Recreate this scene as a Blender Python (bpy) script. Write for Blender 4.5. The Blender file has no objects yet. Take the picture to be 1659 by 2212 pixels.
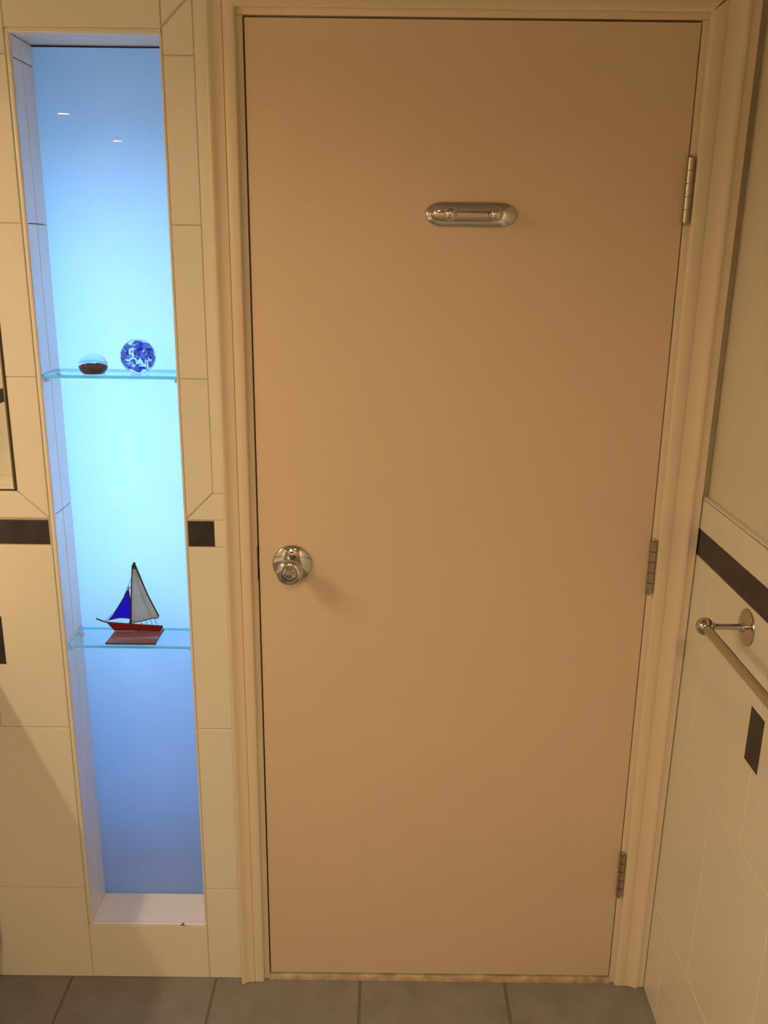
import bpy, bmesh, math, random
from mathutils import Vector, Matrix
random.seed(7)
S = bpy.context.scene
COL = S.collection
R = math.radians

# ------------------------------------------------------------------ camera, world, exposure
cam_d = bpy.data.cameras.new('camera')
cam = bpy.data.objects.new('camera', cam_d)
COL.objects.link(cam)
S.camera = cam
cam_d.sensor_fit = 'VERTICAL'
cam_d.sensor_height = 24.0
cam_d.sensor_width = 18.0
cam_d.lens = 24.0 * 1952.04 / 2212.0
cam_d.clip_start = 0.01
yaw, pitch, roll = R(-0.0354), R(-16.0823), R(0.6789)
f = Vector((-math.sin(yaw) * math.cos(pitch), math.cos(yaw) * math.cos(pitch), math.sin(pitch)))
r = Vector((math.cos(yaw), math.sin(yaw), 0))
u = r.cross(f)
r2 = math.cos(roll) * r + math.sin(roll) * u
u2 = -math.sin(roll) * r + math.cos(roll) * u
m = Matrix((r2, u2, -f)).transposed().to_4x4()
m.translation = Vector((0.25218, -1.74245, 1.64446))
cam.matrix_world = m

w = bpy.data.worlds.new('world')
S.world = w
w.use_nodes = True
w.node_tree.nodes['Background'].inputs[0].default_value = (0.02, 0.016, 0.012, 1)
w.node_tree.nodes['Background'].inputs[1].default_value = 0.3
S.view_settings.view_transform = 'Standard'
S.view_settings.look = 'None'
S.view_settings.exposure = 0.0
S.view_settings.gamma = 1.0
S.view_settings.use_curve_mapping = False

WARM = (1.0, 0.70, 0.385)
LAMP_STRENGTH = 420.0      # frosted lens discs of the vanity light
SHADE_STRENGTH = 0.25       # glowing glass shades of the vanity light
BLUE = (0.22, 0.52, 0.96)
TUBE_STRENGTH = 38.5
ADDED_TUBE_STRENGTH = 10.0     # dimmer tube, added to deepen the blue low in the light box
WALL_LAMP_STRENGTH = 120.0  # small down-facing lenses of the two wall lamps deeper in the room
CEILING_FILL_STRENGTH = 710.0   # unseen ceiling lights added as fill

# ------------------------------------------------------------------ layout (metres; tile face of the door wall is y = 0)
FZ = -0.006                # floor height
CEIL = 2.42
XL, YB = -1.23, -3.2       # left wall, wall behind the viewer
XR0, LEAN = 0.8745, math.atan(0.0105 / 1.1)   # right wall, very slightly out of plumb
NX0, NX1, NZ0, NZ1, ND = -0.4103, -0.1492, 0.1440, 2.0040, 0.105
NT = 0.0088                # thickness of the tiles lining the niche
DW, DZ0, DZ1 = 0.7945, 0.012, 2.0325

# ------------------------------------------------------------------ materials
def new_mat(name):
    mt = bpy.data.materials.new(name)
    mt.use_nodes = True
    nt = mt.node_tree
    nt.nodes.clear()
    out = nt.nodes.new('ShaderNodeOutputMaterial')
    return mt, nt, out

def principled(name, col, rough=0.5, metal=0.0, spec=0.5, var=None, var_scale=8.0, bump=0.0, bump_scale=200.0, coat=0.0, detail=4.0):
    mt, nt, out = new_mat(name)
    b = nt.nodes.new('ShaderNodeBsdfPrincipled')
    b.inputs['Base Color'].default_value = (*col, 1)
    b.inputs['Roughness'].default_value = rough
    b.inputs['Metallic'].default_value = metal
    b.inputs['Specular IOR Level'].default_value = spec
    b.inputs['Coat Weight'].default_value = coat
    nt.links.new(b.outputs[0], out.inputs[0])
    if var or bump:
        geo = nt.nodes.new('ShaderNodeNewGeometry')
    if var:
        n = nt.nodes.new('ShaderNodeTexNoise')
        n.inputs['Scale'].default_value = var_scale
        n.inputs['Detail'].default_value = detail
        rp = nt.nodes.new('ShaderNodeValToRGB')
        rp.color_ramp.elements[0].position = 0.32
        rp.color_ramp.elements[1].position = 0.68
        rp.color_ramp.elements[0].color = (*var, 1)
        rp.color_ramp.elements[1].color = (*col, 1)
        nt.links.new(geo.outputs['Position'], n.inputs['Vector'])
        nt.links.new(n.outputs['Fac'], rp.inputs[0])
        nt.links.new(rp.outputs[0], b.inputs['Base Color'])
    if bump:
        n2 = nt.nodes.new('ShaderNodeTexNoise')
        n2.inputs['Scale'].default_value = bump_scale
        bp = nt.nodes.new('ShaderNodeBump')
        bp.inputs['Strength'].default_value = bump
        bp.inputs['Distance'].default_value = 0.001
        nt.links.new(geo.outputs['Position'], n2.inputs['Vector'])
        nt.links.new(n2.outputs['Fac'], bp.inputs['Height'])
        nt.links.new(bp.outputs[0], b.inputs['Normal'])
    return mt

def emission(name, col, strength):
    mt, nt, out = new_mat(name)
    e = nt.nodes.new('ShaderNodeEmission')
    e.inputs[0].default_value = (*col, 1)
    e.inputs[1].default_value = strength
    nt.links.new(e.outputs[0], out.inputs[0])
    return mt

def glass(name, col, rough=0.0, ior=1.5):
    mt, nt, out = new_mat(name)
    g = nt.nodes.new('ShaderNodeBsdfGlass')
    g.inputs['Color'].default_value = (*col, 1)
    g.inputs['Roughness'].default_value = rough
    g.inputs['IOR'].default_value = ior
    nt.links.new(g.outputs[0], out.inputs[0])
    return mt

def sheet_glass(name, tint, diff, trans_w, gloss=0.12, streak=None, scale=40.0):
    """Coloured art glass or frosted pane: diffuse + translucent under a clear glossy skin."""
    mt, nt, out = new_mat(name)
    d = nt.nodes.new('ShaderNodeBsdfDiffuse'); d.inputs[0].default_value = (*diff, 1)
    t = nt.nodes.new('ShaderNodeBsdfTranslucent'); t.inputs[0].default_value = (*tint, 1)
    mx = nt.nodes.new('ShaderNodeMixShader'); mx.inputs[0].default_value = trans_w
    gl = nt.nodes.new('ShaderNodeBsdfGlossy'); gl.inputs['Roughness'].default_value = gloss
    fr = nt.nodes.new('ShaderNodeFresnel'); fr.inputs[0].default_value = 1.45
    m2 = nt.nodes.new('ShaderNodeMixShader')
    nt.links.new(d.outputs[0], mx.inputs[1]); nt.links.new(t.outputs[0], mx.inputs[2])
    nt.links.new(fr.outputs[0], m2.inputs[0]); nt.links.new(mx.outputs[0], m2.inputs[1]); nt.links.new(gl.outputs[0], m2.inputs[2])
    nt.links.new(m2.outputs[0], out.inputs[0])
    if streak:
        geo = nt.nodes.new('ShaderNodeNewGeometry')
        n = nt.nodes.new('ShaderNodeTexNoise'); n.inputs['Scale'].default_value = scale
        rp = nt.nodes.new('ShaderNodeValToRGB')
        rp.color_ramp.elements[0].position = 0.35; rp.color_ramp.elements[1].position = 0.7
        rp.color_ramp.elements[0].color = (*tint, 1); rp.color_ramp.elements[1].color = (*streak, 1)
        nt.links.new(geo.outputs['Position'], n.inputs['Vector']); nt.links.new(n.outputs['Fac'], rp.inputs[0])
        nt.links.new(rp.outputs[0], t.inputs[0]); nt.links.new(rp.outputs[0], d.inputs[0])
    return mt

M = {}
M['tile'] = principled('cream_glazed_tile', (0.81, 0.79, 0.71), 0.28, spec=0.4, var=(0.79, 0.77, 0.69), var_scale=3)
M['tile_white'] = principled('white_glazed_tile', (0.89, 0.89, 0.88), 0.07, spec=0.5)
M['grout'] = principled('grout', (0.60, 0.54, 0.44), 0.9, var=(0.52, 0.46, 0.37), var_scale=30)
M['slate'] = principled('dark_slate_tile', (0.044, 0.040, 0.048), 0.42, var=(0.022, 0.019, 0.022), var_scale=28, bump=0.3, bump_scale=60)
M['floor_tile'] = principled('grey_floor_tile', (0.265, 0.262, 0.265), 0.55, var=(0.21, 0.207, 0.205), var_scale=14, bump=0.15, bump_scale=120, detail=8)
M['floor_grout'] = principled('floor_grout', (0.16, 0.145, 0.125), 0.9)
M['paint'] = principled('cream_wall_paint', (0.74, 0.69, 0.57), 0.6, bump=0.08, bump_scale=160)
M['ceiling'] = principled('ceiling_paint', (0.45, 0.41, 0.35), 0.8)
M['paint_far'] = principled('tan_wall_paint', (0.26, 0.21, 0.16), 0.7)
M['door'] = principled('door_paint', (0.74, 0.60, 0.47), 0.42, var=(0.725, 0.585, 0.455), var_scale=4, bump=0.06, bump_scale=90)
M['trim'] = principled('trim_paint', (0.77, 0.67, 0.53), 0.38, bump=0.03, bump_scale=120)
M['chrome'] = principled('chrome', (0.62, 0.62, 0.64), 0.06, metal=1.0)
M['hinge'] = principled('satin_chrome', (0.46, 0.42, 0.37), 0.3, metal=1.0)
M['nickel'] = principled('polished_nickel', (0.56, 0.54, 0.50), 0.14, metal=1.0)
M['brass'] = principled('aged_brass', (0.35, 0.20, 0.09), 0.35, metal=1.0)
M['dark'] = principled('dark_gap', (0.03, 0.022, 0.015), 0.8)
M['marble'] = principled('threshold_stone', (0.66, 0.57, 0.44), 0.35, var=(0.40, 0.30, 0.22), var_scale=38)
M['pane'] = sheet_glass('frosted_pane', (0.92, 0.95, 0.97), (0.36, 0.38, 0.39), 0.78, gloss=0.0)
M['boxwhite'] = principled('light_box_white', (0.9, 0.9, 0.9), 0.8)
M['tube'] = emission('blue_tube', BLUE, TUBE_STRENGTH)
def clear_sheet(name, tint):
    mt, nt, out = new_mat(name)
    t = nt.nodes.new('ShaderNodeBsdfTransparent'); t.inputs[0].default_value = (*tint, 1)
    g = nt.nodes.new('ShaderNodeBsdfGlossy'); g.inputs['Roughness'].default_value = 0.01
    fr = nt.nodes.new('ShaderNodeFresnel'); fr.inputs[0].default_value = 1.5
    # no mirror at the inner side of a face, where a straight-through sheet would trap light
    geo = nt.nodes.new('ShaderNodeNewGeometry')
    inv = nt.nodes.new('ShaderNodeMath'); inv.operation = 'SUBTRACT'; inv.inputs[0].default_value = 1.0
    mul = nt.nodes.new('ShaderNodeMath'); mul.operation = 'MULTIPLY'
    nt.links.new(geo.outputs['Backfacing'], inv.inputs[1])
    nt.links.new(fr.outputs[0], mul.inputs[0]); nt.links.new(inv.outputs[0], mul.inputs[1])
    mx = nt.nodes.new('ShaderNodeMixShader')
    nt.links.new(mul.outputs[0], mx.inputs[0]); nt.links.new(t.outputs[0], mx.inputs[1]); nt.links.new(g.outputs[0], mx.inputs[2])
    nt.links.new(mx.outputs[0], out.inputs[0])
    return mt
M['added_tube'] = emission('added_dim_tube', (0.10, 0.36, 1.0), ADDED_TUBE_STRENGTH)
M['glass'] = clear_sheet('clear_shelf_glass', (0.93, 0.97, 0.965))
M['glass_edge'] = sheet_glass('green_glass_edge', (0.28, 0.86, 0.86), (0.22, 0.72, 0.70), 0.65, gloss=0.1)
M['clear'] = glass('clear_glass', (0.96, 0.98, 0.99), 0.0, 1.45)
M['plastic'] = principled('clear_plastic', (0.75, 0.85, 0.85), 0.3)
M['mirror'] = principled('mirror_silver', (0.90, 0.90, 0.87), 0.01, metal=1.0)
M['mirror_edge'] = principled('mirror_edge', (0.10, 0.085, 0.06), 0.25, metal=0.8)
M['lead'] = principled('dark_lead_came', (0.075, 0.060, 0.055), 0.4, metal=0.7)
M['copper'] = principled('copper_bead', (0.75, 0.42, 0.25), 0.25, metal=1.0)
M['sail_blue'] = sheet_glass('cobalt_glass', (0.025, 0.02, 0.95), (0.02, 0.02, 0.55), 0.75)
M['sail_white'] = sheet_glass('opal_glass', (0.78, 0.86, 0.82), (0.76, 0.84, 0.82), 0.68, streak=(0.64, 0.72, 0.70), scale=35)
M['hull_red'] = sheet_glass('red_glass', (0.42, 0.006, 0.01), (0.30, 0.02, 0.02), 0.5)
M['rose'] = sheet_glass('rose_glass', (0.36, 0.17, 0.15), (0.36, 0.17, 0.14), 0.35)
M['porcelain'] = principled('porcelain', (0.86, 0.85, 0.82), 0.08)
M['cabinet'] = principled('cabinet_paint', (0.62, 0.58, 0.50), 0.45)
M['counter'] = principled('counter_stone', (0.72, 0.68, 0.60), 0.2, var=(0.62, 0.57, 0.48), var_scale=25)
M['lens'] = emission('lamp_lens', WARM, LAMP_STRENGTH)
M['shade'] = emission('lamp_shade_glow', WARM, SHADE_STRENGTH)
M['bisque'] = principled('chipped_clay', (0.30, 0.17, 0.05), 0.9)

def speckle(name, a, b_, hole, scale, thr):
    """Coloured inclusions in a paperweight: two colours with clear gaps between them."""
    mt, nt, out = new_mat(name)
    tc = nt.nodes.new('ShaderNodeTexCoord')
    n = nt.nodes.new('ShaderNodeTexNoise'); n.inputs['Scale'].default_value = scale; n.inputs['Detail'].default_value = 3
    n.inputs['Distortion'].default_value = 1.2
    v = nt.nodes.new('ShaderNodeTexVoronoi'); v.inputs['Scale'].default_value = scale * 1.6
    rp = nt.nodes.new('ShaderNodeValToRGB')
    rp.color_ramp.elements[0].color = (*a, 1); rp.color_ramp.elements[1].color = (*b_, 1)
    rp.color_ramp.elements[0].position = 0.25; rp.color_ramp.elements[1].position = 0.6
    d = nt.nodes.new('ShaderNodeBsdfDiffuse'); t = nt.nodes.new('ShaderNodeBsdfTranslucent')
    mx = nt.nodes.new('ShaderNodeMixShader'); mx.inputs[0].default_value = 0.6
    tr = nt.nodes.new('ShaderNodeBsdfTransparent'); tr.inputs[0].default_value = (*hole, 1)
    gt = nt.nodes.new('ShaderNodeMath'); gt.operation = 'GREATER_THAN'; gt.inputs[1].default_value = thr
    m2 = nt.nodes.new('ShaderNodeMixShader')
    L = nt.links.new
    L(tc.outputs['Object'], n.inputs['Vector']); L(tc.outputs['Object'], v.inputs['Vector'])
    L(v.outputs['Distance'], rp.inputs[0]); L(rp.outputs[0], d.inputs[0]); L(rp.outputs[0], t.inputs[0])
    L(d.outputs[0], mx.inputs[1]); L(t.outputs[0], mx.inputs[2])
    L(n.outputs['Fac'], gt.inputs[0]); L(gt.outputs[0], m2.inputs[0]); L(tr.outputs[0], m2.inputs[1]); L(mx.outputs[0], m2.inputs[2])
    L(m2.outputs[0], out.inputs[0])
    return mt
M['blue_swirl'] = speckle('blue_swirl', (0.012, 0.02, 0.85), (0.28, 0.45, 0.98), (0.9, 0.96, 1.0), 70, 0.478)
M['red_chips'] = speckle('red_green_chips', (0.85, 0.06, 0.10), (0.12, 0.22, 0.17), (0.3, 0.3, 0.3), 190, 0.10)

# ------------------------------------------------------------------ mesh helpers
def link(name, me, mat, parent=None):
    o = bpy.data.objects.new(name, me)
    COL.objects.link(o)
    if mat is not None:
        me.materials.clear()
        for k in (mat if isinstance(mat, (list, tuple)) else [mat]):
            me.materials.append(M[k])
    if parent is not None:
        o.parent = parent
    return o

def from_bm(name, bm, mat, parent=None, smooth=False, bevel=0.0, seg=2):
    if bevel:
        bmesh.ops.bevel(bm, geom=list(bm.edges), offset=bevel, segments=seg, affect='EDGES', profile=0.6)
    bmesh.ops.recalc_face_normals(bm, faces=list(bm.faces))
    me = bpy.data.meshes.new(name)
    bm.to_mesh(me)
    bm.free()
    if smooth:
        for p in me.polygons:
            p.use_smooth = True
        try:
            me.set_sharp_from_angle(angle=R(38))
        except Exception:
            pass
    return link(name, me, mat, parent)

def bm_box(bm, x0, x1, y0, y1, z0, z1):
    vs = [bm.verts.new((x, y, z)) for x in (x0, x1) for y in (y0, y1) for z in (z0, z1)]
    for a in ((0, 1, 3, 2), (4, 6, 7, 5), (0, 4, 5, 1), (2, 3, 7, 6), (0, 2, 6, 4), (1, 5, 7, 3)):
        bm.faces.new([vs[i] for i in a])

def box(name, mat, x0, x1, y0, y1, z0, z1, parent=None, bevel=0.0, seg=2):
    bm = bmesh.new()
    bm_box(bm, x0, x1, y0, y1, z0, z1)
    return from_bm(name, bm, mat, parent, bool(bevel), bevel, seg)

def boxes(name, mat, lst, parent=None):
    bm = bmesh.new()
    for b in lst:
        bm_box(bm, *b)
    return from_bm(name, bm, mat, parent)

def bm_lathe(bm, prof, mtx=None, seg=40):
    """prof: (radius, height) pairs, spun about local z, then moved by mtx."""
    rings = []
    for rr, h in prof:
        if rr < 1e-6:
            rings.append([bm.verts.new((0, 0, h))])
        else:
            rings.append([bm.verts.new((rr * math.cos(2 * math.pi * i / seg), rr * math.sin(2 * math.pi * i / seg), h)) for i in range(seg)])
    for a, b in zip(rings, rings[1:]):
        for i in range(seg):
            j = (i + 1) % seg
            if len(a) == 1 and len(b) == 1:
                continue
            if len(a) == 1:
                bm.faces.new((a[0], b[i], b[j]))
            elif len(b) == 1:
                bm.faces.new((a[i], b[0], a[j]))
            else:
                bm.faces.new((a[i], b[i], b[j], a[j]))
    if mtx is not None:
        vs = [v for ring in rings for v in ring]
        bmesh.ops.transform(bm, matrix=mtx, verts=vs)

def lathe(name, mat, prof, loc, axis='Z', parent=None, seg=40, smooth=True):
    bm = bmesh.new()
    mt = {'Z': Matrix(), '-Y': Matrix.Rotation(R(90), 4, 'X'), '-X': Matrix.Rotation(R(-90), 4, 'Y'), 'X': Matrix.Rotation(R(90), 4, 'Y'), '-Z': Matrix.Rotation(R(180), 4, 'X')}[axis]
    bm_lathe(bm, prof, mt, seg)
    o = from_bm(name, bm, mat, parent, smooth)
    o.location = loc
    return o

def bm_tube(bm, pts, rad, seg=8, cap=True):
    pts = [Vector(p) for p in pts]
    rings = []
    for i, p in enumerate(pts):
        a = pts[max(i - 1, 0)]
        b = pts[min(i + 1, len(pts) - 1)]
        t = (b - a).normalized()
        n = t.cross(Vector((0, 1, 0)))
        if n.length < 1e-3:
            n = t.cross(Vector((1, 0, 0)))
        n.normalize()
        q = t.cross(n)
        rr = rad[i] if isinstance(rad, (list, tuple)) else rad
        rings.append([bm.verts.new(p + rr * (math.cos(2 * math.pi * k / seg) * n + math.sin(2 * math.pi * k / seg) * q)) for k in range(seg)])
    for a, b in zip(rings, rings[1:]):
        for k in range(seg):
            j = (k + 1) % seg
            bm.faces.new((a[k], b[k], b[j], a[j]))
    if cap:
        bm.faces.new(rings[0]); bm.faces.new(rings[-1])

def tube(name, mat, pts, rad, parent=None, seg=10):
    bm = bmesh.new()
    bm_tube(bm, pts, rad, seg)
    return from_bm(name, bm, mat, parent, True)

def bm_prism(bm, poly, y0, y1):
    """poly (x, z) extruded along y."""
    a = [bm.verts.new((p[0], y0, p[1])) for p in poly]
    b = [bm.verts.new((p[0], y1, p[1])) for p in poly]
    n = len(poly)
    bm.faces.new(a); bm.faces.new(b)
    for i in range(n):
        j = (i + 1) % n
        bm.faces.new((a[i], a[j], b[j], b[i]))

def prism(name, mat, poly, y0, y1, parent=None, bevel=0.0, seg=2):
    bm = bmesh.new()
    bm_prism(bm, poly, y0, y1)
    return from_bm(name, bm, mat, parent, bool(bevel), bevel, seg)

def inset(poly, d):
    n = len(poly)
    area = sum(poly[i][0] * poly[(i + 1) % n][1] - poly[(i + 1) % n][0] * poly[i][1] for i in range(n))
    s = 1 if area > 0 else -1
    lines = []
    for i in range(n):
        p, q = Vector(poly[i]), Vector(poly[(i + 1) % n])
        t = (q - p).normalized()
        nrm = Vector((-t.y, t.x)) * s
        lines.append((p + nrm * d, t))
    res = []
    for i in range(n):
        p, t = lines[i - 1]
        q, v = lines[i]
        den = t.x * v.y - t.y * v.x
        k = ((q.x - p.x) * v.y - (q.y - p.y) * v.x) / den
        res.append((p.x + t.x * k, p.y + t.y * k))
    return res

def tile_mesh(poly, gap=0.0010, ch=0.0012, th=0.008):
    """Tile with softened edge, face at y = 0 looking to -y."""
    outer = inset(poly, gap)
    mid = inset(poly, gap + ch * 0.35)
    inner = inset(poly, gap + ch)
    bm = bmesh.new()
    rings = [[bm.verts.new((p[0], y, p[1])) for p in pl] for pl, y in ((outer, th), (outer, ch), (mid, ch * 0.35), (inner, 0.0))]
    n = len(poly)
    for a, b in zip(rings, rings[1:]):
        for i in range(n):
            j = (i + 1) % n
            bm.faces.new((a[i], a[j], b[j], b[i]))
    bm.faces.new(rings[-1])
    bmesh.ops.recalc_face_normals(bm, faces=list(bm.faces))
    me = bpy.data.meshes.new('tile')
    bm.to_mesh(me)
    bm.free()
    return me

_cache = {}
def tile(parent, mat, u0, u1, v0, v1, face='back', off=0.0, name='tile', gap=0.0010, th=0.008):
    """Rectangular tile; u along the wall, v up. face chooses the surface it lies on (local to its parent)."""
    k = (round(u1 - u0, 4), round(v1 - v0, 4), mat, gap, th)
    if k not in _cache:
        a, b = (u1 - u0) / 2, (v1 - v0) / 2
        me = tile_mesh([(-a, -b), (a, -b), (a, b), (-a, b)], gap, 0.0012, th)
        me.materials.append(M[mat])
        _cache[k] = me
    o = bpy.data.objects.new(name, _cache[k])
    COL.objects.link(o)
    o.parent = parent
    uc, vc = (u0 + u1) / 2, (v0 + v1) / 2
    if face == 'back':
        o.location = (uc, off, vc)
    elif face == 'right':      # face looks to -x
        o.location = (off, uc, vc); o.rotation_euler = (0, 0, R(-90))
    elif face == 'left':       # face looks to +x
        o.location = (off, uc, vc); o.rotation_euler = (0, 0, R(90))
    elif face == 'floor':      # looks up, v along y
        o.location = (uc, vc, off); o.rotation_euler = (R(-90), 0, 0)
    elif face == 'soffit':     # looks down, v along y
        o.location = (uc, vc, off); o.rotation_euler = (R(90), 0, 0)
    return o

def poly_tile(parent, mat, poly, name='tile'):
    return link(name, tile_mesh(poly), mat, parent)

def structure(o):
    o['kind'] = 'structure'
    return o

def thing(name, label, cat, loc=(0, 0, 0), group=None):
    o = bpy.data.objects.new(name, None)
    o.empty_display_size = 0.05
    COL.objects.link(o)
    o.location = loc
    return tag(o, label, cat, group)

def tag(o, label, cat, group=None):
    o['label'] = label
    o['category'] = cat
    if group:
        o['group'] = group
    return o

def copy_tree(o, parent=None):
    c = o.copy()
    COL.objects.link(c)
    c.parent = parent
    for ch in o.children:
        copy_tree(ch, c)
    return c

# ------------------------------------------------------------------ floor
floor = structure(box('floor', 'floor_grout', XL - 0.1, 1.05, YB - 0.1, 0.30, FZ - 0.06, FZ - 0.0016))
FT = 0.3392
xs = [0.2105 + FT * i for i in range(-5, 4)]
ys = [0.025 - FT * j for j in range(0, 11)]
for xa, xb in zip(xs, xs[1:]):
    for yb_, ya in zip(ys, ys[1:]):
        a, b = max(xa, XL), min(xb, 0.885)
        c, d = max(ya, YB), yb_
        if b - a > 0.03 and d - c > 0.03:
            tile(floor, 'floor_tile', a, b, c, d, 'floor', FZ, gap=0.0030, th=0.012)
structure(box('ceiling', 'ceiling', XL - 0.1, 1.05, YB - 0.1, 0.30, CEIL, CEIL + 0.06))

# ------------------------------------------------------------------ wall with the door and the niche
OX0, OX1, OZ0, OZ1 = NX0 - NT, NX1 + NT * 0.55, NZ0 - 0.0045, NZ1 + 0.008
G = 0.0014                 # joints sit this far behind the tile faces
wb = structure(boxes('wall_back', 'grout', [
    (XL - 0.1, OX0, G, 0.36, FZ - 0.05, CEIL),
    (OX0, OX1, G, 0.36, FZ - 0.05, OZ0),
    (OX0, OX1, G, 0.36, OZ1, CEIL),
    (OX1, -0.016, G, 0.36, FZ - 0.05, CEIL),
    (-0.016, DW + 0.016, G, 0.36, DZ1 + 0.018, CEIL),
    (DW + 0.016, 1.05, G, 0.36, FZ - 0.05, CEIL),
]))
T = 'tile'
XC, XS = -0.0885, -0.0680    # right column of frame tiles, sliver up to the casing
Z1, Z2, Z3, Z4 = 0.2405, 0.650, 1.0635, 1.1200
# right of the niche
for za, zb in ((FZ, Z1), (Z1, Z2), (Z2, Z3)):
    tile(wb, T, OX1, XS, za, zb)
tile(wb, T, XC, XS, Z3, Z4, gap=0.0002)
tile(wb, 'slate', OX1 + 0.001, XC, Z3, Z4 - 0.001, name='accent_tile')
poly_tile(wb, T, [(OX1, Z4), (XS, Z4), (XS, 1.176), (XC, 1.176)])
tile(wb, T, XC, XS, 1.176, 2.066, gap=0.0004)
poly_tile(wb, T, [(OX1, Z4 + 0.002), (XC, 1.178), (XC, 1.404), (OX1, 1.404)])
tile(wb, T, OX1, XC, 1.404, 1.687)
tile(wb, T, OX1, XC, 1.687, 1.971)
poly_tile(wb, T, [(OX1, 1.971), (XC, 1.971), (XC, 2.068), (OX1, 2.014)])
poly_tile(wb, T, [(OX1, 2.016), (XC, 2.070), (XC, 2.32), (OX1, 2.32)])
tile(wb, T, XC, XS, 2.066, 2.32, gap=0.0004)
# above and below the niche
tile(wb, T, OX0, OX1, OZ1, 2.32)
tile(wb, T, OX0, OX1, FZ, OZ0)
# left of the niche: frame column between mirror and niche
MX1, MZ0 = -0.4800, 1.1800
poly_tile(wb, T, [(MX1, MZ0 - 0.002), (OX0, Z4 + 0.001), (OX0, 1.404), (MX1, 1.404)])
for za, zb in ((1.404, 1.687), (1.687, 1.971), (1.971, 2.27)):
    tile(wb, T, MX1, OX0, za, zb)
poly_tile(wb, T, [(-0.76, Z4), (OX0, Z4), (MX1, MZ0 - 0.003), (-0.76, MZ0 - 0.003)])
poly_tile(wb, T, [(XL, Z4), (-0.76, Z4), (-0.76, MZ0 - 0.003), (XL, MZ0 - 0.003)])
tile(wb, 'slate', -0.708, OX0 - 0.0035, Z3 + 0.001, Z4 - 0.002, name='accent_tile')
for k in range(2):
    tile(wb, 'slate', -0.708 - 0.282 * (k + 1), -0.708 - 0.282 * k, Z3 + 0.001, Z4 - 0.002, name='accent_tile')
tile(wb, T, -0.567, OX0, Z2, Z3)
for k in range(3):
    tile(wb, T, max(XL, -0.567 - 0.282 * (k + 1)), -0.567 - 0.282 * k, Z2, Z3)
tile(wb, 'slate', -0.595, -0.5385, 0.797, 0.908, off=-0.0006, name='accent_tile')
for za, zb in ((FZ, Z1), (Z1, Z2)):
    for k in range(3):
        tile(wb, T, max(XL, OX0 - 0.282 * (k + 1)), OX0 - 0.282 * k, za, zb)

# niche lining: left, right, sill and head, two tiles deep
W_ = 'tile_white'
HY = 0.052
zj = [NZ0, 0.283, 0.565, 0.8455, 1.126, 1.4065, 1.687, 1.967, NZ1]
for za, zb in zip(zj, zj[1:]):
    for ya, yb in ((0.0, HY), (HY, ND)):
        tile(wb, W_, ya, yb, za, zb, 'left', NX0, gap=0.0009)
        tile(wb, W_, ya, yb, za, zb, 'right', NX1, gap=0.0006, th=0.0046)
for ya, yb in ((0.0, HY), (HY, ND)):
    tile(wb, W_, NX0 - 0.004, NX1 + 0.003, ya, yb, 'floor', NZ0, gap=0.0006, th=0.0042)
    tile(wb, W_, NX0 - 0.004, NX1 + 0.003, ya, yb, 'soffit', NZ1, gap=0.0006, th=0.0078)
# rounded glazed front edges of the lining tiles
def edge_strip(pts, wid, mat=T):
    """front edge of the lining, flush with the wall and rounded towards the opening"""
    (x0, z0), (x1, z1) = pts
    bm = bmesh.new()
    bm_box(bm, min(x0, x1), max(x0, x1), 0.0, 0.010, min(z0, z1), max(z0, z1))
    return from_bm('edge_tile', bm, mat, wb, True, min(wid * 0.45, 0.0030), 3)
edge_strip([(OX0 + 0.0008, OZ0), (NX0 + 0.0002, OZ1)], NT)
edge_strip([(NX1 - 0.0002, OZ0), (OX1 - 0.0008, OZ1)], 0.0046)
edge_strip([(NX0, OZ1 - 0.0008), (NX1, NZ1 - 0.0002)], 0.007)
edge_strip([(NX0, OZ0 + 0.0006), (NX1, NZ0 + 0.0002)], 0.0042, 'tile_white')
chip = [(-0.2075, NZ0 - 0.0034), (-0.1940, NZ0 - 0.0034), (-0.1956, NZ0 - 0.0014), (-0.1985, NZ0 + 0.0004), (-0.2022, NZ0 + 0.0006), (-0.2056, NZ0 - 0.0012)]
bmc = bmesh.new()
bm_prism(bmc, [(x, z) for x, z in chip], -0.0004, 0.005)
o = from_bm('chip', bmc, 'bisque', wb)
o['label'] = 'small brown chip in the glaze at the sill edge'

# ------------------------------------------------------------------ other walls
# right wall: drywall above, tile wainscot with a slate band below; built in local coordinates, x = 0 on the tile face
wr = structure(boxes('wall_right', 'paint', [
    (0.0115, 0.14, YB - 0.1, 0.10, FZ - 0.05, CEIL)]))
wr.location = (XR0, 0, 0)
wr.rotation_euler = (0, LEAN, 0)
box('wainscot_bed', 'grout', G, 0.0115, YB, 0.02, FZ - 0.02, 1.176, wr)
RZ = [FZ, 0.2405, 0.6515, 1.0645, 1.1185, 1.1835]
def courses(parent, face, y0, y1, offs, off=0.0):
    for k, (za, zb) in enumerate(zip(RZ, RZ[1:])):
        if k == 3:
            y = y0 - 0.56
            while y > y1:
                tile(parent, 'slate', max(y, y1), min(y + 0.56, y0), za, zb, face, off, name='accent_tile', gap=0.0006)
                y -= 0.56
            tile(parent, 'slate', y1, y + 0.56, za, zb, face, off, name='accent_tile', gap=0.0006)
            continue
        y = y0
        first = offs[k]
        while y > y1 + 0.01:
            yn = max(first if y == y0 else y - 0.2815, y1)
            tile(parent, T, yn, y, za, zb, face, off, gap=0.0007, th=0.009)
            y = yn
courses(wr, 'right', 0.0, YB, (-0.106, -0.2455, -0.106, 0, -0.2455))
for k in range(9):
    yc = -0.106 - 0.2815 * (2 * k + 1) + 0.006
    if yc > YB + 0.1:
        tile(wr, 'slate', yc - 0.029, yc + 0.029, 0.807, 0.910, 'right', -0.0006, name='accent_tile')
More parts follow.
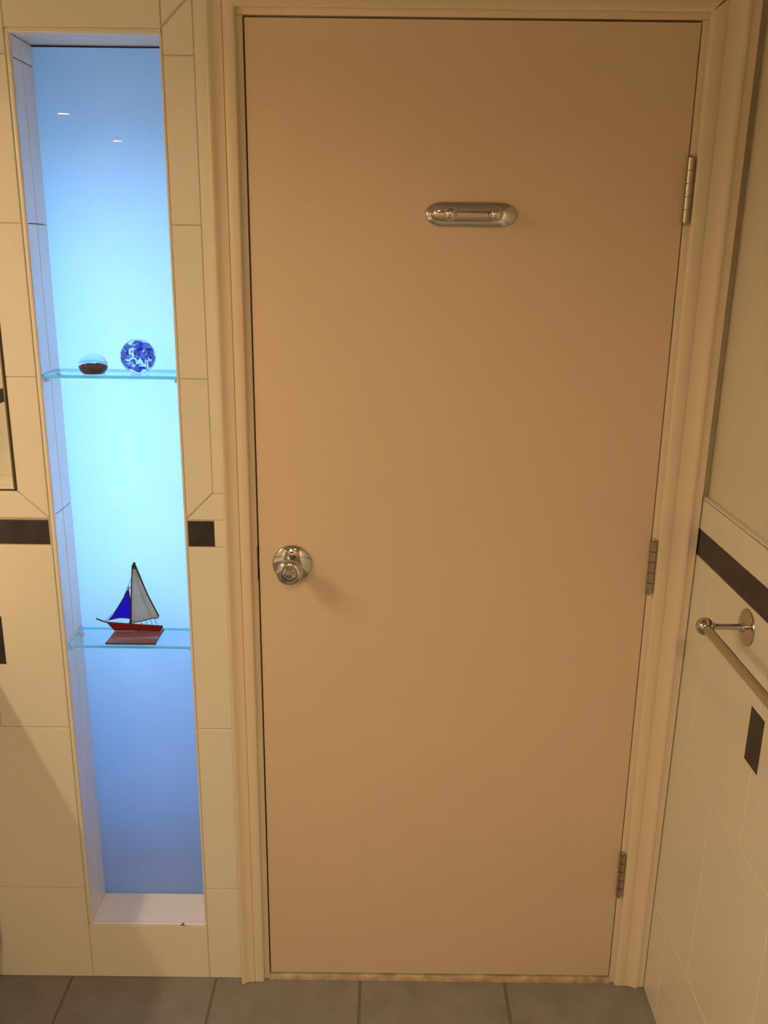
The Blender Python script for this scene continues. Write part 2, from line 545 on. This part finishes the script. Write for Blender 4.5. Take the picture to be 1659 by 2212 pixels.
box('ledge_cap', 'tile', 0.0, 0.0125, YB, 0.0, 1.1765, 1.1855, wr, bevel=0.003)

wl = structure(box('wall_left', 'paint', XL - 0.12, XL - 0.0115, YB - 0.1, 0.30, FZ - 0.05, CEIL))
box('wainscot_bed', 'grout', XL - 0.0115, XL - G, YB, 0.0, FZ - 0.02, 1.176, wl)
courses(wl, 'left', -0.004, YB, (-0.14, -0.28, -0.14, 0, -0.28), XL)
structure(box('wall_front', 'paint_far', XL - 0.12, 1.10, YB - 0.12, YB, FZ - 0.05, CEIL))

# ------------------------------------------------------------------ door, casing, threshold
door = structure(box('door_1', 'door', 0.0, DW, 0.0008, 0.036, DZ0, DZ1, bevel=0.0016))
GAP = 0.0030
# jamb: three boards lining the opening, with stops behind the door
for n, b in enumerate([(-0.016, -GAP, 0.0, 0.13, FZ, DZ1 + 0.0035), (DW + GAP * 0.7, DW + 0.016, 0.0, 0.13, FZ, DZ1 + 0.0035), (-0.016, DW + 0.016, 0.0, 0.13, DZ1 + 0.0038, DZ1 + 0.018)]):
    structure(box('trim_%d' % (n + 1), 'trim', *b, bevel=0.0012))
structure(boxes('trim_4', 'dark', [(-GAP, 0.010, 0.037, 0.060, FZ, DZ1), (DW - 0.010, DW + GAP * 0.7, 0.037, 0.060, FZ, DZ1), (-GAP, DW + GAP, 0.037, 0.060, DZ1 - 0.012, DZ1 + 0.0035)]))
# casing profile: distance from the inner edge, thickness
PROF = [(0.0, 0.0), (0.0, 0.0085), (0.0012, 0.0105), (0.004, 0.0116), (0.0195, 0.0118), (0.0208, 0.0112), (0.0214, 0.0100), (0.0222, 0.0100), (0.0228, 0.0122),
        (0.0250, 0.0122), (0.0290, 0.0124), (0.0330, 0.0130), (0.0370, 0.0142), (0.0405, 0.0160), (0.0440, 0.0182), (0.0465, 0.0192), (0.0490, 0.0194), (0.0510, 0.0186), (0.0518, 0.0170), (0.0518, 0.0)]
ZH = DZ1 + 0.0145
def casing_leg(name, x_in, side, lean=0.0, extra=0.0):
    prof = list(PROF)
    if extra:
        prof = PROF[:-2] + [(0.0518, 0.0165), (0.0530, 0.0150), (0.0518 + extra, 0.0150), (0.0518 + extra, 0.0)]
    bm = bmesh.new()
    a, b = [], []
    for d, t in prof:
        zt = ZH + d
        a.append(bm.verts.new((x_in + side * d, -t, FZ + 0.0015)))
        b.append(bm.verts.new((x_in + side * d + lean * zt * (d / 0.0518), -t, zt)))
    n = len(prof)
    for i in range(n):
        j = (i + 1) % n
        bm.faces.new((a[i], a[j], b[j], b[i]))
    bm.faces.new(a); bm.faces.new(b)
    return structure(from_bm(name, bm, 'trim', None, True))
casing_leg('trim_5', -0.0145, -1)
casing_leg('trim_6', DW + 0.0130, 1, math.tan(LEAN) * 0.72, 0.0135)
bm = bmesh.new()
a, b = [], []
for d, t in PROF:
    a.append(bm.verts.new((-0.0145 - d, -t, ZH + d)))
    b.append(bm.verts.new((DW + 0.0130 + d, -t, ZH + d)))
for i in range(len(PROF)):
    j = (i + 1) % len(PROF)
    bm.faces.new((a[i], a[j], b[j], b[i]))
bm.faces.new(a); bm.faces.new(b)
structure(from_bm('trim_7', bm, 'trim', None, True))
structure(box('trim_8', 'marble', -GAP, DW + GAP * 0.7, -0.004, 0.14, FZ - 0.001, 0.0068, bevel=0.002))
# strike plate set in the left jamb
o = box('strike_plate', 'brass', -GAP - 0.0012, -GAP + 0.0006, -0.0006, 0.024, 0.992, 1.066, bpy.data.objects['trim_1'], bevel=0.0004)
# hallway closed off behind the door
structure(box('wall_hall', 'dark', -0.05, DW + 0.05, 0.22, 0.26, FZ, DZ1 + 0.02))

# hinges: leaf, five knuckles and a pin with ball tips
def hinge(zc, h=0.112):
    hx, hy = DW + 0.0036, -0.0055
    h0 = box('hinge', 'hinge', DW - 0.0006, DW + 0.0026, -0.0012, 0.028, zc - h / 2, zc + h / 2, door, bevel=0.0003)
    seg = h / 5
    for k in range(5):
        z0 = zc - h / 2 + seg * k
        lathe('knuckle', 'hinge', [(0, 0.0007), (0.0068, 0.0007), (0.0068, seg - 0.0007), (0, seg - 0.0007)], (hx, hy, z0), 'Z', h0, 20)
    lathe('pin', 'hinge', [(0, -0.0050), (0.0034, -0.0036), (0.0046, -0.0008), (0.0046, 0.0002), (0.0028, 0.0006), (0.0028, h - 0.0006), (0.0046, h - 0.0002), (0.0050, h + 0.0010), (0.0038, h + 0.0034), (0, h + 0.0044)], (hx, hy, zc - h / 2), 'Z', h0, 16)
for zc in (1.757, 1.034, 0.296):
    hinge(zc)

# door knob: domed rose, waisted neck, tulip knob with turn button
KX, KZ = 0.0672, 1.0300
knob = lathe('door_knob', 'chrome',
    [(0.0, 0.010), (0.0135, 0.010), (0.0128, 0.016), (0.0118, 0.024), (0.0122, 0.031), (0.0150, 0.0375), (0.0200, 0.0430), (0.0245, 0.0480), (0.0264, 0.0530), (0.0262, 0.0570), (0.0240, 0.0605), (0.0200, 0.0625), (0.0160, 0.0632), (0.0148, 0.0622), (0.0142, 0.0600), (0.0, 0.0600)],
    (KX, 0, KZ), '-Y', door, 56)
knob['label'] = 'polished chrome door knob with turn button and round rose'
lathe('rose', 'chrome', [(0.0, 0.0), (0.0398, 0.0), (0.0404, 0.0012), (0.0400, 0.0028), (0.0375, 0.0048), (0.0320, 0.0072), (0.0240, 0.0096), (0.0160, 0.0112), (0.0, 0.0116)], (0, 0, 0), '-Y', knob, 64)
lathe('turn_button', 'chrome', [(0.0, 0.0592), (0.0118, 0.0592), (0.0126, 0.0620), (0.0122, 0.0650), (0.0100, 0.0662), (0.0078, 0.0658), (0.0070, 0.0644), (0.0, 0.0640)], (0, 0, 0), '-Y', knob, 40)
lathe('rose_screw', 'dark', [(0.0, 0.0), (0.0046, 0.0), (0.0046, 0.0007), (0.0030, 0.0010), (0.0, 0.0006)], (0.0, -0.0080, 0.0245), '-Y', knob, 20)
box('latch', 'brass', -0.0022, 0.0008, 0.008, 0.020, 1.018, 1.042, door)

# ------------------------------------------------------------------ robe hook plate on the door
hk = thing('robe_hook', 'chrome oval plate with two peg hooks screwed to the door', 'hook', (0.4065, 0.0, 1.7112))
bm = bmesh.new()
def stadium(rx, rz, y, n=14, half=None):
    """rounded-end plate outline; ends drawn as flattened arcs"""
    half = half if half is not None else 0.052
    L = rx - half
    pts = []
    for i in range(n + 1):
        t = -math.pi / 2 + math.pi * i / n
        pts.append((half + L * math.cos(t), y, rz * math.sin(t)))
    for i in range(n + 1):
        t = math.pi / 2 + math.pi * i / n
        pts.append((-half + L * math.cos(t), y, rz * math.sin(t)))
    return [bm.verts.new(p) for p in pts]
layers = [(0.0845, 0.0218, 0.0008), (0.0848, 0.0221, -0.0010), (0.0838, 0.0212, -0.0028), (0.0800, 0.0185, -0.0052), (0.0740, 0.0140, -0.0072), (0.0660, 0.0080, -0.0084), (0.0600, 0.0025, -0.0088)]
rings = [stadium(rx, rz, y) for rx, rz, y in layers]
for a, b in zip(rings, rings[1:]):
    for i in range(len(a)):
        j = (i + 1) % len(a)
        bm.faces.new((a[i], a[j], b[j], b[i]))
bm.faces.new(rings[0]); bm.faces.new(rings[-1])
from_bm('plate', bm, 'chrome', hk, True)
for px in (-0.0400, 0.0425):
    lathe('peg', 'chrome', [(0.0, 0.006), (0.0105, 0.006), (0.0098, 0.0085), (0.0070, 0.012), (0.0056, 0.018), (0.0056, 0.026), (0.0070, 0.0295), (0.0100, 0.0320), (0.0118, 0.0360), (0.0120, 0.0395), (0.0108, 0.0432), (0.0075, 0.0462), (0.0035, 0.0474), (0.0, 0.0476)], (px, 0, -0.0006), '-Y', hk, 36)
for px in (-0.0725, 0.0700):
    lathe('screw', 'nickel', [(0.0, 0.004), (0.0034, 0.004), (0.0034, 0.0072), (0.0022, 0.0080), (0.0, 0.0076)], (px, 0, 0), '-Y', hk, 18)

# ------------------------------------------------------------------ back-lit frosted panel closing the niche
pn = thing('lit_panel', 'frosted glass panel glowing blue at the back of the tall niche', 'glass panel', (0, ND, NZ0))
PX0, PX1 = NX0 - 0.004, NX1 + 0.004
box('pane', 'pane', PX0, PX1, 0.0004, 0.0054, -0.002, NZ1 - NZ0 + 0.0010, pn)
box('gap_shadow_strip', 'dark', PX0, PX1, -0.0022, 0.0003, NZ1 - NZ0 - 0.0024, NZ1 - NZ0 + 0.0004, pn)  # dark strip standing in for the shadow gap along the pane top
BD = 0.235
bm = bmesh.new()
zt = NZ1 - NZ0
for b in ((PX0 - 0.004, PX1 + 0.004, BD, BD + 0.004, -0.006, zt + 0.006), (PX0 - 0.0045, PX0 - 0.0005, 0.006, BD, -0.006, zt + 0.006), (PX1 + 0.0005, PX1 + 0.0045, 0.006, BD, -0.006, zt + 0.006),
          (PX0 - 0.004, PX1 + 0.004, 0.006, BD, -0.006, -0.0025), (PX0 - 0.004, PX1 + 0.004, 0.006, BD, zt + 0.002, zt + 0.006)):
    bm_box(bm, *b)
from_bm('housing', bm, 'boxwhite', pn)
TZ0, TZ1 = 0.84, 1.76
lathe('fluorescent_tube', 'tube', [(0, 0), (0.013, 0), (0.013, TZ1 - TZ0), (0, TZ1 - TZ0)], ((PX0 + PX1) / 2, BD - 0.030, TZ0 - NZ0), 'Z', pn, 12)
lathe('fluorescent_tube', 'added_tube', [(0, 0), (0.013, 0), (0.013, 0.46), (0, 0.46)], ((PX0 + PX1) / 2, BD - 0.030, 0.19), 'Z', pn, 12)  # second, unseen tube added to make the pane bluer towards the bottom
for zz in (NZ0 + 0.16, NZ0 + 0.635, TZ0 - 0.03, TZ1):
    box('tube_socket', 'boxwhite', (PX0 + PX1) / 2 - 0.015, (PX0 + PX1) / 2 + 0.015, BD - 0.047, BD, zz - NZ0, zz - NZ0 + 0.03, pn, bevel=0.002)

# ------------------------------------------------------------------ glass shelves with pegs
def shelf(zb, zt, label):
    t = thing('glass_shelf', label, 'shelf', (0, 0, zb), 'glass shelves in the niche')
    bm = bmesh.new()
    bm_box(bm, NX0 + 0.0015, NX1 - 0.0012, 0.0085, 0.1035, 0, zt - zb)
    bmesh.ops.bevel(bm, geom=list(bm.edges), offset=0.0007, segments=1, affect='EDGES')
    bmesh.ops.recalc_face_normals(bm, faces=list(bm.faces))
    o = from_bm('sheet', bm, ['glass', 'glass_edge'], t)
    for p in o.data.polygons:
        if abs(p.normal.z) < 0.6:
            p.material_index = 1
    for x, ax in ((NX0, 'X'), (NX1, '-X')):
        for y in (0.020, 0.088):
            lathe('shelf_peg', 'plastic', [(0, 0), (0.0040, 0), (0.0040, 0.0065), (0.0030, 0.0085), (0, 0.0088)], (x, y, -0.0043), ax, t, 14)
    return t
shelf(1.4010, 1.4085, 'upper glass shelf holding two glass paperweights')
shelf(0.8330, 0.8400, 'lower glass shelf holding the stained glass sailboat')

# ------------------------------------------------------------------ paperweights
def ball_profile(rr, z0, flat, n=28, sq=1.0):
    """sphere of radius rr, squashed by sq, resting on a small flat"""
    pts = [(0.0, z0)]
    a0 = math.asin(min(flat / rr, 0.999))
    zc = rr * sq * math.cos(a0)
    for i in range(n + 1):
        t = a0 + (math.pi - a0) * i / n
        pts.append((max(rr * math.sin(t), 0.0), z0 + zc - rr * sq * math.cos(t)))
    pts[-1] = (0.0, pts[-1][1])
    return pts
big = thing('paperweight', 'larger round clear glass paperweight with blue swirls', 'paperweight', (-0.2337, 0.0480, 1.4085))
lathe('glass_body', 'clear', ball_profile(0.0338, 0.0, 0.010), (0, 0, 0), 'Z', big, 48)
bm = bmesh.new()
bmesh.ops.create_icosphere(bm, subdivisions=4, radius=0.0225)
for v in bm.verts:
    n = v.co.normalized()
    k = 1.0 + 0.16 * math.sin(7 * n.x + 2) * math.sin(6 * n.y) + 0.12 * math.sin(9 * n.z + 3 * n.x)
    v.co = Vector((n.x * 0.0225 * k, n.y * 0.0225 * k, n.z * 0.0182 * k - 0.0010))
ob = from_bm('blue_swirl', bm, 'blue_swirl', big, True)
ob.location = (0, 0, 0.0315)
for k in range(9):
    a = k * 2.4
    bm = bmesh.new()
    bmesh.ops.create_icosphere(bm, subdivisions=1, radius=0.0016)
    ob = from_bm('air_bubble', bm, 'plastic', big, True)
    ob.location = (0.009 * math.cos(a), 0.009 * math.sin(a), 0.024 + 0.0022 * k)

sm = thing('paperweight', 'smaller clear dome paperweight with dark red and green base', 'paperweight', (-0.3180, 0.0310, 1.4085))
prof = [(0, 0), (0.0190, 0.0), (0.0215, 0.0012), (0.0252, 0.0060), (0.0272, 0.0115), (0.0277, 0.0155), (0.0268, 0.0205), (0.0245, 0.0260), (0.0205, 0.0312), (0.0150, 0.0350), (0.0080, 0.0373), (0, 0.0380)]
lathe('glass_dome', 'clear', prof, (0, 0, 0), 'Z', sm, 48)
bm = bmesh.new()
bm_lathe(bm, [(0, 0.0012), (0.0185, 0.0012), (0.0212, 0.0035), (0.0238, 0.0070), (0.0238, 0.0098), (0.0208, 0.0124), (0.0150, 0.0146), (0.0080, 0.0158), (0, 0.0162)], None, 36)
for v in bm.verts:
    v.co.z += 0.0008 * math.sin(v.co.x * 900) * math.cos(v.co.y * 800)
from_bm('flower_chips', bm, 'red_chips', sm, True)

# ------------------------------------------------------------------ stained glass sailboat
BY = 0.0750
kf = (1.74245 + BY) / (1.74245 + 0.052)
def bp(x, z):
    """sailboat outline point in metres in its own plane"""
    return (0.25218 + (x - 0.25218) * kf, 1.64446 + (z - 1.64446) * kf)
boat = thing('sailboat', 'stained glass sailboat with red hull, blue jib and white mainsail', 'sailboat', (0, 0, 0.8400))
def bz(p):
    q = bp(*p)
    return (q[0], q[1] - 0.8400)
def panel(name, mat, pts, th=0.0022, border=0.0013, parent=boat, yo=0.0):
    P = [bz(p) for p in pts]
    o = prism(name, mat, P, BY - th / 2 + yo, BY + th / 2 + yo, parent)
    bm = bmesh.new()
    Q = [(p[0], BY + yo, p[1]) for p in P] + [(P[0][0], BY + yo, P[0][1])]
    bm_tube(bm, Q, border, 8)
    from_bm('lead_came', bm, 'lead', o, True)
    return o
# hull: two side panes, deck edge beads
hullpts = [(-0.3375, 0.8742), (-0.2860, 0.8705), (-0.2195, 0.8668), (-0.2188, 0.8640), (-0.2256, 0.8560), (-0.3236, 0.8566)]
hull = panel('hull', 'hull_red', hullpts, 0.0034, 0.0013)
for hx, hz in ((-0.3368, 0.8765), (-0.2900, 0.8738), (-0.2800, 0.8732), (-0.2640, 0.8718)):
    q = bz((hx, hz))
    bm = bmesh.new(); bmesh.ops.create_icosphere(bm, subdivisions=2, radius=0.0017)
    o = from_bm('solder_bead', bm, 'copper', hull, True); o.location = (q[0], BY - 0.001, q[1])
# jib
jib = panel('jib_sail', 'sail_blue', [(-0.2868, 0.9500), (-0.2850, 0.9300), (-0.2850, 0.9050), (-0.2876, 0.8826), (-0.2974, 0.8846), (-0.3099, 0.8848), (-0.3227, 0.8818), (-0.3345, 0.8782), (-0.3225, 0.8915), (-0.3120, 0.9066), (-0.3035, 0.9200), (-0.2979, 0.9297), (-0.2925, 0.9410)], 0.002, 0.0012)
q = bz((-0.2858, 0.9535))
lathe('jib_ring', 'copper', [(0.0012, -0.001), (0.0030, -0.001), (0.0034, 0), (0.0030, 0.001), (0.0012, 0.001), (0.0008, 0), (0.0012, -0.001)], (q[0], BY, q[1]), '-Y', jib, 16)
# mainsail: four panes with a vertical and a curved horizontal seam
topA, topB = (-0.2755, 1.0015), (-0.2668, 1.0015)
A = [(-0.2745, 0.9850), (-0.2816, 0.9337), (-0.2866, 0.8790), (-0.2783, 0.8752), (-0.2656, 0.8773), (-0.2560, 0.8800), (-0.2391, 0.8848), (-0.2278, 0.8849), (-0.2258, 0.8894), (-0.2459, 0.9361), (-0.2600, 0.9790)]
mid = (-0.2591, 0.9378)
main = panel('mainsail', 'sail_white', [topA, (-0.2816, 0.9337), (-0.2690, 0.9372), mid, (-0.2640, 0.9600), (-0.2705, 0.9960)], 0.002, 0.0009)
panel('mainsail', 'sail_white', [topB, (-0.2705, 0.9960), (-0.2640, 0.9600), mid, (-0.2459, 0.9361)], 0.002, 0.0009)
panel('mainsail', 'sail_white', [(-0.2816, 0.9337), (-0.2690, 0.9372), mid, (-0.2490, 0.9110), (-0.2391, 0.8848), (-0.2560, 0.8800), (-0.2656, 0.8773), (-0.2783, 0.8752), (-0.2866, 0.8790)], 0.002, 0.0009)
panel('mainsail', 'sail_white', [(-0.2459, 0.9361), mid, (-0.2490, 0.9110), (-0.2391, 0.8848), (-0.2278, 0.8849), (-0.2258, 0.8894)], 0.002, 0.0009)
def wire(name, pts, rad, mat='lead', parent=boat):
    return tube(name, mat, [(bz(p)[0], BY, bz(p)[1]) for p in pts], rad, parent, 8)
wire('mast', [(-0.2862, 0.8700), (-0.2866, 0.8790), (-0.2816, 0.9337), (-0.2768, 0.9850), (-0.2745, 1.0040)], [0.0026, 0.0026, 0.0017, 0.0016, 0.0020])
wire('leech', [(-0.2690, 1.0040), (-0.2600, 0.9760), (-0.2459, 0.9361), (-0.2258, 0.8894)], [0.0020, 0.0017, 0.0016, 0.0016])
prism('mast_cap', 'lead', [bz(p) for p in ((-0.2768, 0.9960), (-0.2660, 0.9960), (-0.2685, 1.0105), (-0.2725, 1.0105))], BY - 0.002, BY + 0.002, boat, 0.0008)
wire('foot_came', [(-0.2866, 0.8790), (-0.2783, 0.8752), (-0.2656, 0.8773), (-0.2560, 0.8800), (-0.2391, 0.8848), (-0.2278, 0.8849)], 0.0014)
wire('bowsprit', [(-0.3603, 0.8822), (-0.3480, 0.8768), (-0.3375, 0.8735)], [0.0018, 0.0018, 0.0014])
wire('stay', [(-0.3430, 0.8757), (-0.3180, 0.9005), (-0.2979, 0.9320), (-0.2780, 0.9780)], 0.0005)
for xa, za, xb, zb in ((-0.2650, 0.8770, -0.2630, 0.8712), (-0.2540, 0.8800, -0.2515, 0.8706), (-0.2450, 0.8828, -0.2410, 0.8700), (-0.2360, 0.8846, -0.2305, 0.8694)):
    wire('rail_wire', [(xa, za), (xb, zb)], 0.0005)
base = box('base_plate', 'rose', -0.3300, -0.2265, 0.0125, 0.0860, 0.0, 0.0045, boat, bevel=0.0004)
bm = bmesh.new()
bm_tube(bm, [(-0.3300, 0.0125, 0.0024), (-0.2265, 0.0125, 0.0024), (-0.2265, 0.0860, 0.0024), (-0.3300, 0.0860, 0.0024), (-0.3300, 0.0125, 0.0024)], 0.0024, 8)
from_bm('lead_came', bm, 'lead', base, True)

# ------------------------------------------------------------------ mirror on the door wall, left of the niche
mr = thing('wall_mirror', 'frameless wall mirror with thin dark edge left of the niche', 'mirror', (0, 0, MZ0))
MX0 = -1.10
mh = 0.84
bm = bmesh.new()
def rect(y, i):
    return [bm.verts.new(p) for p in ((MX0 + i, y, i), (MX1 - 0.001 - i, y, i), (MX1 - 0.001 - i, y, mh - i), (MX0 + i, y, mh - i))]
L_ = [rect(G, 0.0015), rect(-0.0016, 0.0015), rect(-0.0022, 0.0040)]
for a, b in zip(L_, L_[1:]):
    for i in range(4):
        j = (i + 1) % 4
        bm.faces.new((a[i], a[j], b[j], b[i]))
bm.faces.new(L_[-1]); bm.faces.new(L_[0])
from_bm('glass', bm, 'mirror', mr)
boxes('edge', 'mirror_edge', [(MX1 - 0.0026, MX1 + 0.0002, -0.0022, G, -0.001, mh), (MX0, MX1, -0.0022, G, -0.0014, 0.0016), (MX0 - 0.002, MX0 + 0.001, -0.0022, G, -0.001, mh), (MX0, MX1, -0.0022, G, mh - 0.001, mh + 0.0015)], mr)

# ------------------------------------------------------------------ towel bar on the right wall
TBX, TBY, TBZ = -0.0735, -0.293, 1.0265
tb = thing('towel_bar', 'polished metal towel bar with ball ends on the right wall', 'towel bar', (XR0, 0, 0))
tb.rotation_euler = (0, LEAN, 0)
bar = lathe('bar', 'nickel', [(0, 0), (0.0082, 0), (0.0082, 0.61), (0, 0.61)], (TBX, TBY - 0.004, TBZ), '-Y', tb, 28)
for yy in (TBY, TBY - 0.62):
    lathe('wall_plate', 'nickel', [(0, 0), (0.0325, 0), (0.0330, 0.0012), (0.0322, 0.0032), (0.0285, 0.0050), (0.0190, 0.0068), (0.0110, 0.0088), (0.0080, 0.0130), (0, 0.0132)], (0.0, yy, TBZ), '-X', tb, 48)
    lathe('post', 'nickel', [(0, 0.006), (0.0072, 0.006), (0.0060, 0.014), (0.0052, 0.030), (0.0052, 0.052), (0.0060, 0.056), (0.0078, 0.0575), (0.0080, 0.060), (0.0062, 0.062), (0, 0.064)], (0.0, yy, TBZ), '-X', tb, 28)
    lathe('ball_end', 'nickel', [(0, -0.0158)] + [(0.0158 * math.sin(math.pi * i / 20), -0.0158 * math.cos(math.pi * i / 20)) for i in range(1, 20)] + [(0, 0.0158)], (TBX, yy, TBZ), 'Z', tb, 36)

# ------------------------------------------------------------------ vanity along the left wall (just outside the photograph; it casts the shadow low on the door wall)
CX, CZ = -0.600, 0.850
vt = tag(box('countertop', 'counter', XL + 0.0005, CX, -1.42, -0.002, CZ - 0.032, CZ, bevel=0.004), 'pale stone countertop along the left wall beside the mirror', 'countertop')
vc = thing('vanity_cabinet', 'painted vanity cabinet under the pale stone countertop', 'cabinet', (0, 0, FZ))
ch = CZ - 0.0325 - FZ
box('body', 'cabinet', XL + 0.001, CX - 0.040, -1.40, -0.003, 0.09, ch, vc)
box('toe_kick', 'cabinet', XL + 0.001, CX - 0.11, -1.40, -0.003, 0.0, 0.09, vc)
for k in range(3):
    y1_ = -0.012 - 0.464 * k
    d = box('cabinet_door', 'cabinet', CX - 0.0400, CX - 0.0210, y1_ - 0.455, y1_, 0.105, ch - 0.012, vc, bevel=0.003)
    lathe('cabinet_knob', 'nickel', [(0, 0), (0.006, 0), (0.005, 0.012), (0.013, 0.018), (0.014, 0.024), (0.008, 0.029), (0, 0.030)], (CX - 0.021, y1_ - 0.06, ch - 0.10), 'X', d, 20)

# vanity light: wall bar with four down-facing shades
LX, LZ = -1.115, 2.085
vl = thing('vanity_light', 'four-lamp wall light above the countertop on the left wall', 'lamp', (0, 0, 0))
box('wall_bar', 'nickel', XL - 0.0113, XL + 0.018, -1.22, -0.58, LZ + 0.045, LZ + 0.115, vl, bevel=0.006)
for k in range(4):
    y = -0.66 - 0.16 * k
    tube('arm', 'nickel', [(XL + 0.015, y, LZ + 0.08), (LX - 0.04, y, LZ + 0.098), (LX - 0.01, y, LZ + 0.094), (LX, y, LZ + 0.075)], 0.007, vl, 10)
    sh = lathe('lamp_shade', 'shade', [(0.018, 0.078), (0.024, 0.070), (0.040, 0.030), (0.050, 0.000), (0.0485, 0.000), (0.0385, 0.030), (0.0225, 0.068), (0.018, 0.075)], (LX, y, LZ), 'Z', vl, 28)
    lathe('lens', 'lens', [(0.0, 0.006), (0.028, 0.006)], (0, 0, 0), 'Z', sh, 24)
    lathe('reflector', 'nickel', [(0.0285, 0.006), (0.038, 0.004), (0.0478, 0.0015)], (0, 0, 0), 'Z', sh, 24)

# two small wall lamps deeper in the room, facing down (seen as thin glints in the lit panel)
M['small_lens'] = emission('small_lamp_lens', WARM, WALL_LAMP_STRENGTH)
for yy, zz, lab in ((-2.24, 2.195, 'small down-facing wall lamp above the toilet'), (-3.05, 2.175, 'small down-facing wall lamp in the far corner behind the viewer')):
    wl_ = thing('wall_lamp', lab, 'lamp', (XL - 0.0114, yy, zz), 'small wall lamps')
    lathe('wall_plate', 'nickel', [(0, 0), (0.040, 0), (0.040, 0.006), (0.014, 0.012), (0.009, 0.075), (0, 0.075)], (0, 0, 0.05), 'X', wl_, 28)
    sh = lathe('lamp_shade', 'nickel', [(0, 0.075), (0.016, 0.072), (0.022, 0.030), (0.027, 0.000), (0.025, 0.000), (0.020, 0.030), (0.014, 0.068), (0, 0.070)], (0.100, 0, 0), 'Z', wl_, 28)
    lathe('lens', 'small_lens', [(0.0, 0.002), (0.0245, 0.002)], (0, 0, 0), 'Z', sh, 20)

# unseen fill lights added on the ceiling: shallow drums, baffle dims the door top
M['ceiling_fill_lens'] = emission('ceiling_fill_lens', WARM, CEILING_FILL_STRENGTH)
for cx, cy, lab in ((0.25, -2.60, 'added round ceiling fill light nearer the door'), (-0.35, -2.95, 'added round ceiling fill light farther from the door')):
    cl = thing('ceiling_fill_light', lab, 'lamp', (cx, cy, CEIL), 'added ceiling fill lights')
    lathe('trim_ring', 'trim', [(0.078, -0.0005), (0.078, -0.026), (0.074, -0.028), (0.067, -0.028)], (0, 0, 0), 'Z', cl, 36)
    lathe('baffle', 'dark', [(0.067, -0.028), (0.0655, -0.027), (0.0655, -0.0008)], (0, 0, 0), 'Z', cl, 36)
    lathe('lens', 'ceiling_fill_lens', [(0.0, -0.003), (0.0635, -0.003)], (0, 0, 0), 'Z', cl, 32)

# ------------------------------------------------------------------ toilet against the left wall, behind the viewer; seen faintly in the frosted panel and mirror
wc = thing('toilet', 'white porcelain toilet by the left wall, reflected faintly in the lit panel', 'toilet', (XL + 0.005, -2.05, FZ))
def loft(name, mat, rings, parent, seg=36, bevel=None):
    """rings: (cx, z, rx, ry) ellipses"""
    bm = bmesh.new()
    rs = [[bm.verts.new((cx + rx * math.cos(2 * math.pi * i / seg), ry * math.sin(2 * math.pi * i / seg), z)) for i in range(seg)] for cx, z, rx, ry in rings]
    for a, b in zip(rs, rs[1:]):
        for i in range(seg):
            j = (i + 1) % seg
            bm.faces.new((a[i], a[j], b[j], b[i]))
    bm.faces.new(rs[0]); bm.faces.new(rs[-1])
    return from_bm(name, bm, mat, parent, True)
loft('bowl', 'porcelain', [(0.36, 0.0, 0.20, 0.11), (0.36, 0.03, 0.19, 0.105), (0.38, 0.12, 0.18, 0.10), (0.41, 0.24, 0.215, 0.15), (0.43, 0.34, 0.24, 0.185), (0.435, 0.385, 0.245, 0.19), (0.435, 0.39, 0.20, 0.145), (0.43, 0.33, 0.17, 0.12), (0.41, 0.22, 0.09, 0.07)], wc)
loft('seat', 'porcelain', [(0.435, 0.392, 0.245, 0.19), (0.435, 0.408, 0.248, 0.193), (0.435, 0.415, 0.240, 0.186), (0.435, 0.436, 0.238, 0.184), (0.435, 0.442, 0.225, 0.172)], wc)
box('tank', 'porcelain', 0.002, 0.195, -0.235, 0.235, 0.385, 0.735, wc, bevel=0.018, seg=3)
box('tank_lid', 'porcelain', 0.0, 0.208, -0.245, 0.245, 0.737, 0.772, wc, bevel=0.010, seg=3)
tube('flush_lever', 'chrome', [(0.197, -0.17, 0.66), (0.212, -0.17, 0.66), (0.216, -0.14, 0.655), (0.216, -0.10, 0.650)], 0.006, wc)
